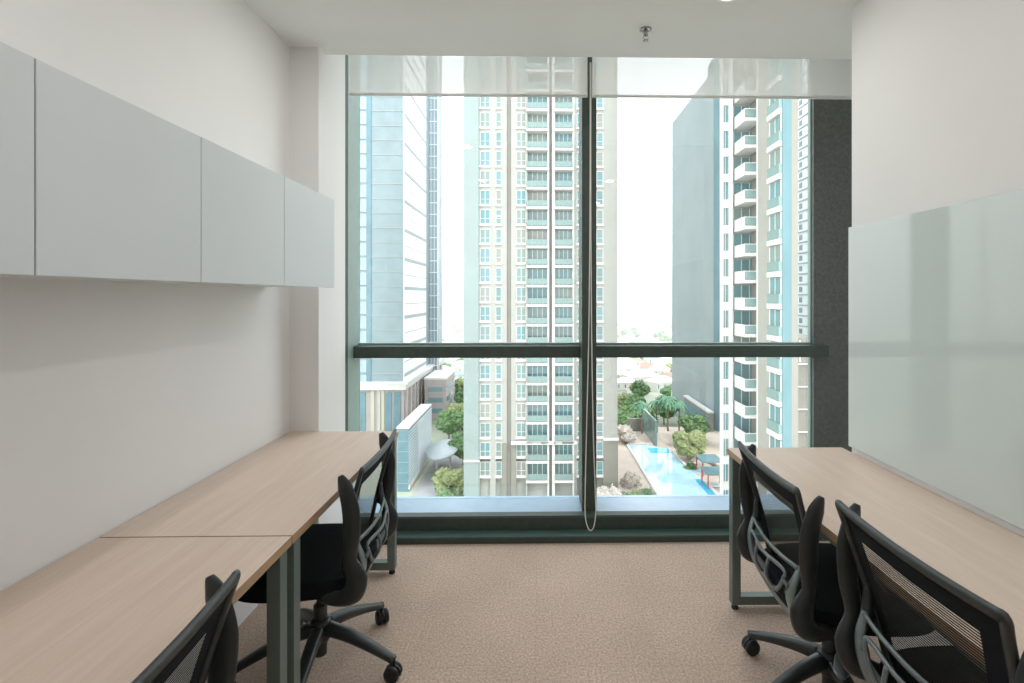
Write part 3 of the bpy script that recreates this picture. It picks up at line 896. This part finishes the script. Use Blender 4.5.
bm = new(); box(bm, 8.0, 9.2, 16.5, 28, .10, .16); box(bm, 3.6, 8.0, 43, 46.4, .10, .15); link_mesh('shallow_ledge', bm, WATERD, pool)
bm = new(); box(bm, -.5, 0, 16.2, 49.5, 0, .35); box(bm, 9.2, 9.7, 16.2, 27, 0, .35); box(bm, -.5, 5.5, 48.6, 49.4, 0, .35); box(bm, 8.2, 13, 33.7, 34.3, 0, .35); box(bm, 8.2, 8.7, 34, 44, 0, .35)
link_mesh('coping', bm, TWHITE, pool)
bm = new(); box(bm, gx(651, 112), gx(652, 112) + .2, 108, 122, PZ, PZ + 5.5)
ident(link_mesh('garden_wall', bm, RAILG), 'tall glass divider wall at the far end of the pool', 'wall')
bm = new(); box(bm, gx(627, 121), gx(652, 121), 120, 121, PZ, PZ + 3)
ident(link_mesh('boundary_wall', bm, BEIGED), 'low olive wall behind the far end of the pool', 'wall')

# pavilions
def pavilion(x, y, s, label):
    r = empty('sun_pavilion', (x, y, PZ), 0, label, 'pavilion', 'pavilions beside the pool')
    bm = new(); box(bm, -s, s, -s, s, 2.5, 2.75)
    for q in range(7): yy = -s + 2 * s * q / 6; box(bm, -s, s, yy - .08, yy + .08, 2.75, 2.85)
    link_mesh('pavilion_roof', bm, mat('pavilion_roof', (.16, .27, .29), .6), r)
    for a_ in (-1, 1):
        for c_ in (-1, 1):
            bm = new(); box(bm, a_ * (s - .15) - .09, a_ * (s - .15) + .09, c_ * (s - .15) - .09, c_ * (s - .15) + .09, 0, 2.5); link_mesh('post', bm, REDP, r)
    bm = new(); box(bm, -s * .6, s * .6, -s * .5, s * .5, .2, .5, bev=.05); link_mesh('daybed', bm, TWHITE, r)
pavilion(gx(714, 85), 85, 1.7, 'dark roofed sun pavilion with red posts beside the pool')
pavilion(gx(710, 91), 91.5, 1.9, 'dark roofed sun pavilion further back beside the pool')
# loungers on the deck
bm = new()
def lounger_mesh():
    bm = new(); box(bm, -.35, .35, -.9, .5, .3, .42, bev=.03)
    vs = box(bm, -.35, .35, 0, .7, 0, .12); xf(bm, vs, Matrix.Translation((0, .5, .32)) @ Matrix.Rotation(R(35), 4, 'X'))
    for a_ in (-.3, .3):
        for c_ in (-.8, .8): box(bm, a_ - .03, a_ + .03, c_ - .03, c_ + .03, 0, .3)
    return bm
l0 = None
for k in range(6):
    o = link_mesh('sun_lounger', lounger_mesh(), TWHITE) if k == 0 else l0.copy()
    if k == 0: l0 = o
    else: COL.objects.link(o)
    o.location = (px0 + 10.6, 92 + k * 2.0, PZ); o.rotation_euler = (0, 0, R(-70))
    ident(o, 'white sun lounger in the row on the deck right of the pool', 'lounger', 'sun loungers on the pool deck')
# curved planter kerb
bm = new(); tube(bm, [(px0 + 11.0, 101, PZ + .3), (px0 + 13.5, 97, PZ + .3), (px0 + 15, 92, PZ + .3), (px0 + 18, 88, PZ + .3)], .3, 8, 8)
ident(link_mesh('garden_kerb', bm, TTEAL), 'curved grey kerb sweeping round the pool deck', 'kerb')

# ---- plants
def blob(bm, c, r, seed, sub=2, squash=.8, amp=.35):
    res = bmesh.ops.create_icosphere(bm, subdivisions=sub, radius=1)
    for v in res['verts']:
        n = v.co.normalized()
        d = 1 + amp * noise.noise(n * 2.1 + Vector((seed, seed * .7, 0))) + amp * .8 * noise.noise(n * 5.3 + Vector((0, seed, seed))) + amp * .5 * noise.noise(n * 12 + Vector((seed, 0, seed)))
        v.co = Vector((n.x * r * d, n.y * r * d, n.z * r * d * squash)) + Vector(c)
def tree_proto(name, leaf, h, rad, nblob, seed, sub=3, trunk=True, squash=.8):
    r = empty(name)
    rnd = random.Random(seed); bm = new()
    for k in range(nblob):
        a = rnd.uniform(0, 2 * PI); q = rad * .62 * math.sqrt(rnd.random()); zz = h - rad * .9 + rnd.uniform(-.4, .45) * rad
        blob(bm, (q * math.cos(a), q * math.sin(a), zz), rad * rnd.uniform(.38, .58), seed + k * 3.1, sub, squash)
    if sub > 2:
        srf = [(v.co.copy(), (v.co - Vector((0, 0, h - rad))).normalized()) for v in bm.verts]
        for q in range(2500):
            p, n_ = rnd.choice(srf); p = p + n_ * rnd.uniform(-.05, .28) + Vector((rnd.uniform(-.2, .2), rnd.uniform(-.2, .2), rnd.uniform(-.15, .2)))
            a_ = Vector((rnd.uniform(-1, 1), rnd.uniform(-1, 1), rnd.uniform(-1, 1))).normalized(); b_ = a_.orthogonal().normalized(); s_ = rnd.uniform(.07, .17) * rad / 3.5
            bm.faces.new([bm.verts.new(p + a_ * s_ * 1.5), bm.verts.new(p + b_ * s_), bm.verts.new(p - a_ * s_ * 1.5), bm.verts.new(p - b_ * s_)])
    link_mesh('foliage', bm, leaf, r)
    if trunk:
        bm = new(); tube(bm, [(0, 0, 0), (.05 * rad, 0, h * .35), (0, .03 * rad, h * .7)], [.07 * rad, .045 * rad, .03 * rad] and .055 * rad, 3, 8)
        link_mesh('trunk', bm, BARK, r, True)
    index_kids(r)
    return r
USED = set()
def put(proto, x, y, z, s, rz, label, cat='tree', group=None):
    if proto.name in USED: o = copy_tree(proto)
    else: o = proto; USED.add(proto.name)
    o.location = (x, y, z); o.scale = (s, s, s); o.rotation_euler = (0, 0, rz)
    ident(o, label, cat, group)
    return o
T_green = tree_proto('leafy_tree', LEAF, 9, 4, 12, 3)
T_pale = tree_proto('leafy_tree', LEAF2, 7, 3.6, 14, 11)
T_blos = tree_proto('blossom_tree', LEAF3, 6, 3.2, 16, 21)
T_shrub = tree_proto('garden_shrub', LEAF, 1.8, 1.5, 9, 31, trunk=False)
T_shrub2 = tree_proto('garden_shrub', LEAF2, 1.8, 1.6, 9, 37, trunk=False)
T_far = tree_proto('distant_tree', LEAF, 8, 4.5, 7, 43, sub=2)
T_far2 = tree_proto('distant_tree', LEAF2, 8, 4.5, 7, 47, sub=2)

def palm_proto(seed):
    r = empty('palm_tree'); rnd = random.Random(seed)
    bm = new(); H = 8.0
    path = spline([(0, 0, 0), (.1, .05, 3), (.15, 0, 6), (.1, .1, H)], 4); sweep(bm, path, [.24, .17, .15, .13], [.24, .17, .15, .13], (1, 0, 0), 8)
    link_mesh('trunk', bm, BARK, r, True)
    bm = new()
    for k in range(18):
        a = 2 * PI * k / 18 + rnd.uniform(-.1, .1); L = rnd.uniform(2.6, 3.4); lift = rnd.uniform(.1, 1.2)
        d = Vector((math.cos(a), math.sin(a), 0)); s = Vector((-math.sin(a), math.cos(a), 0)); prev = None
        for q in range(9):
            t = q / 8; p = Vector((.1, .1, H)) + d * (L * t * (1 - .15 * t)) + Vector((0, 0, lift * t * 2.2 - 2.9 * t * t))
            w = .55 * math.sin(PI * min(1, t * .9 + .08)) * (1 if q % 2 else .55)
            cur = [bm.verts.new(p + s * w - Vector((0, 0, w * .5))), bm.verts.new(p), bm.verts.new(p - s * w - Vector((0, 0, w * .5)))]
            if prev:
                bm.faces.new((prev[0], prev[1], cur[1], cur[0])); bm.faces.new((prev[1], prev[2], cur[2], cur[1]))
            prev = cur
    o = link_mesh('frond_crown', bm, LEAFP, r); m_ = o.modifiers.new('t', 'SOLIDIFY'); m_.thickness = .04
    index_kids(r); return r
PALM = palm_proto(5)

for u, v_, y, s, lb in ((642, 404, 113.5, .85, 'palm tree at the left of the row behind the pool'), (657, 402, 116, .9, 'palm tree, second from left behind the pool'),
                        (668, 398, 113, .95, 'palm tree in the middle of the row behind the pool'), (679, 404, 118, .85, 'palm tree at the right of the row by the grey wall')):
    z = gz(v_, y); put(PALM, gx(u, y), y, z - 8 * s, s, u, lb, 'palm tree', 'palms beyond the pool')
put(T_green, gx(624, 127), 127, PZ - 4.0, .85, 1, 'dense dark green tree beyond the left end of the pool')
put(T_green, gx(646, 132), 132, PZ - 4.4, .8, 5, 'green tree among the palms behind the pool')
put(T_green, gx(664, 143), 143, PZ - 4.4, .9, 2, 'dark green tree behind the middle palm')
put(T_green, gx(634, 124), 136, PZ - 4.0, .8, 2.2, 'green tree between the palms and the town, left of the glass divider')
put(T_green, gx(655, 126), 150, PZ - 4.4, .85, .4, 'green tree set back behind the glass divider wall')
put(T_pale, gx(628, 150), 158, GZ, .9, 1.1, 'pale green tree on the lawn beyond the pool')
put(T_green, gx(640, 170), 172, GZ, .9, 3.1, 'green tree on the lawn before the nearest houses')
put(T_pale, gx(690, 99), 99, PZ, .85, .5, 'round pale yellow-green tree on the pool island')
put(T_pale, gx(683, 107), 107, PZ - .4, .55, 2.5, 'small pale green tree behind the far pool edge')
put(T_green, gx(694, 110), 110, PZ - .5, .8, 4.0, 'green tree by the grey tower wall')
put(T_blos, gx(624, 111), 111, PZ - 1.0, .8, .3, 'pale blossom tree at the corner of the beige tower')
put(T_blos, gx(607, 75.6), 75.6, PZ - 1.6, .85, 1.4, 'pale blossom tree at the foot of the beige tower')
put(T_blos, gx(632, 85), 86, PZ - 1.6, .6, 3.0, 'pale blossom tree left of the pool path')
put(T_shrub, gx(621, 78), 77.6, PZ, 1.15, 0, 'green shrub at the left of the pool garden', 'shrub')
put(T_shrub2, gx(634, 78.6), 78.6, PZ, 1.1, 1, 'yellow-green shrub beside the pool path', 'shrub')
put(T_shrub, gx(648, 80), 80, PZ, 1.0, 2, 'green shrub next to the near pool coping', 'shrub')
put(T_shrub, gx(692, 93), 94, PZ, .8, 4, 'small shrub in the pool island planter', 'shrub')
put(T_shrub, gx(556, 76), 76, PZ - 1, 1.4, 4, 'green shrub below the balconies of the beige tower', 'shrub')
put(T_shrub2, gx(578, 76), 76, PZ - 1, 1.3, 2, 'pale shrub at the foot of the beige tower', 'shrub')
for k, (u, y, s, lb) in enumerate(((450, 92, .8, 'green street tree against the beige tower corner'), (463, 110, .8, 'green street tree behind the nearest one by the tower'), (449, 128, .9, 'green street tree beyond the canopy'),
                                   (462, 138, 1.1, 'green tree half way down the street'), (463, 158, .8, 'green tree near the taupe building'), (453, 175, .8, 'green tree further down the street'), (462, 191, .85, 'green tree at the far end of the street'), (447, 84, .5, 'small green tree at the kerb'))):
    put(T_green if k % 3 else T_pale, gx(u, y), y, GZ, s, k, lb)

# ---- distant town, seen between the towers
rnd = random.Random(12)
def house_proto(roof, w, d, h):
    r = empty('house'); bm = new(); box(bm, -w, w, -d, d, 0, h)
    for q in range(3): box(bm, -w + .6 + q * w * .66, -w + 1.6 + q * w * .66, -d - .05, -d, h * .35, h * .75, 1)
    link_mesh('house_wall', bm, [HWALL, LBLUE], r)
    bm = new(); o = .5
    A = [bm.verts.new(p) for p in ((-w - o, -d - o, h), (w + o, -d - o, h), (w + o, d + o, h), (-w - o, d + o, h), (-w * .5, 0, h + d * .55), (w * .5, 0, h + d * .55))]
    for f in ((0, 1, 5, 4), (1, 2, 5), (2, 3, 4, 5), (3, 0, 4), (3, 2, 1, 0)): bm.faces.new([A[q] for q in f])
    link_mesh('roof', bm, roof, r); index_kids(r); return r
HP = [(house_proto(ROOFR, 6, 4.5, 5), 'red tiled'), (house_proto(ROOFW, 8, 6, 6), 'white'), (house_proto(ROOFW, 12, 8, 7), 'wide white'), (house_proto(ROOFB, 7, 5, 5), 'blue')]
def wedge(u0, u1, v): 
    y = 37.0 * 500 / (v - VH); u = rnd.uniform(u0, u1); return gx(u, y), y, u
TAKEN = []; TREES = []
for side, (u0, u1) in (('left', (438, 463)), ('right', (619, 671))):
    n = 40 if side == 'left' else 75
    for k in range(n):
        v = 312 + (397 - 312) * ((k + .5) / n) ** .8
        s = rnd.uniform(.42, .6) * (1 + max(0, (v and 37.0 * 500 / (v - VH)) - 300) / 500)
        for _t in range(12):
            x, y, u = wedge(u0, u1, v)
            if all((x - a) ** 2 + (y - b) ** 2 > (11 * (s + c)) ** 2 for a, b, c in TAKEN): break
        else: continue
        TAKEN.append((x, y, s))
        p, nm = HP[rnd.choice((0, 1, 1, 2, 2, 1, 3) if k % 5 else (0, 3))]
        gap = 'left of the beige tower' if side == 'left' else 'right of the beige tower'
        put(p, x, y, GZ, s, rnd.uniform(-.5, .5), '%s roofed house in the distant town %s' % (nm, gap), 'house', '%s roofed houses %s' % (nm, gap))
    n = 90 if side == 'left' else 170
    for k in range(n):
        v = 303 + (399 - 303) * ((k + .5) / n) ** 1.1
        s = rnd.uniform(.45, .8) * (1 + max(0, 37.0 * 500 / (v - VH) - 300) / 600)
        for _t in range(10):
            x, y, u = wedge(u0 - 2, u1 + 2, v)
            if all((x - a) ** 2 + (y - b) ** 2 > (4.8 * (s + c_)) ** 2 for a, b, c_ in TREES): break
        else: continue
        if y < 215 and side == 'left': continue
        TREES.append((x, y, s))
        if any((x - a) ** 2 + (y - b) ** 2 < (8 * (c + .5)) ** 2 for a, b, c in TAKEN): continue
        gap = 'in the gap left of the beige tower' if side == 'left' else 'in the gap right of the beige tower'
        put(T_far if rnd.random() < .7 else T_far2, x, y, GZ, s, rnd.uniform(0, 6), 'hazy green tree in the distant town %s' % gap, 'tree', 'distant trees %s' % gap)
# skyline blocks
sk = None
for k, (u, v, w) in enumerate(((628, 291, 30), (632, 294, 22), (640, 295, 40), (652, 296, 30), (663, 295, 36), (443, 293, 26), (452, 292, 30), (459, 295, 34))):
    y = 3300; bm = new(); h = gz(v, y) - GZ + 9; ww = w
    box(bm, -ww / 2, ww / 2, 0, 30, 0, h); box(bm, -ww / 4, ww / 4, 5, 20, h, h + 8)
    o = link_mesh('distant_block', bm, HWALL, None, loc=(gx(u, y), y, GZ))
    ident(o, 'hazy block on the far skyline %s' % ('right of the beige tower' if u > 540 else 'left of the beige tower'), 'building', 'skyline blocks %s' % ('right' if u > 540 else 'left'))

# ---- haze over the town
m, nt, out = nodes('haze_volume')
vs = nt.nodes.new('ShaderNodeVolumeScatter'); vs.inputs['Density'].default_value = .0019; vs.inputs['Color'].default_value = (.96, .98, 1, 1)
vs.inputs['Anisotropy'].default_value = .2
nt.links.new(vs.outputs[0], out.inputs['Volume'])
bm = new(); box(bm, -850, 850, 203, 4900, GZ - .5, GZ + 90)
hz = link_mesh('haze', bm, m); hz['kind'] = 'stuff'; ident(hz, 'pale daylight haze over the distant town', 'haze')

# ------------------------------------------------------------------ light
w = bpy.data.worlds.new('world'); sc.world = w; w.use_nodes = True
nt = w.node_tree; nt.nodes.clear()
wo = nt.nodes.new('ShaderNodeOutputWorld'); bg = nt.nodes.new('ShaderNodeBackground')
tc = nt.nodes.new('ShaderNodeTexCoord'); sp_ = nt.nodes.new('ShaderNodeSeparateXYZ')
nt.links.new(tc.outputs['Generated'], sp_.inputs[0])
c = ramp(nt, sp_.outputs['Z'], [(0, (1, 1, 1)), (.55, (.88, .94, 1.0))])
nt.links.new(c, bg.inputs['Color']); bg.inputs['Strength'].default_value = 3.2
nt.links.new(bg.outputs[0], wo.inputs['Surface'])
sd = bpy.data.lights.new('sun', 'SUN'); sd.energy = 1.7; sd.angle = R(6); sd.color = (1, .97, .92)
so = bpy.data.objects.new('sun', sd); COL.objects.link(so)
so.rotation_euler = Vector((-.35, .62, -.72)).to_track_quat('-Z', 'Y').to_euler()

vs_ = sc.view_settings
vs_.view_transform = 'Standard'; vs_.look = 'None'; vs_.gamma = 1; vs_.use_curve_mapping = False; vs_.exposure = 0.13
cy = sc.cycles
cy.use_denoising = True
cy.max_bounces = 10; cy.diffuse_bounces = 6; cy.glossy_bounces = 4; cy.transmission_bounces = 6; cy.transparent_max_bounces = 24; cy.volume_bounces = 1
cy.sample_clamp_indirect = 6
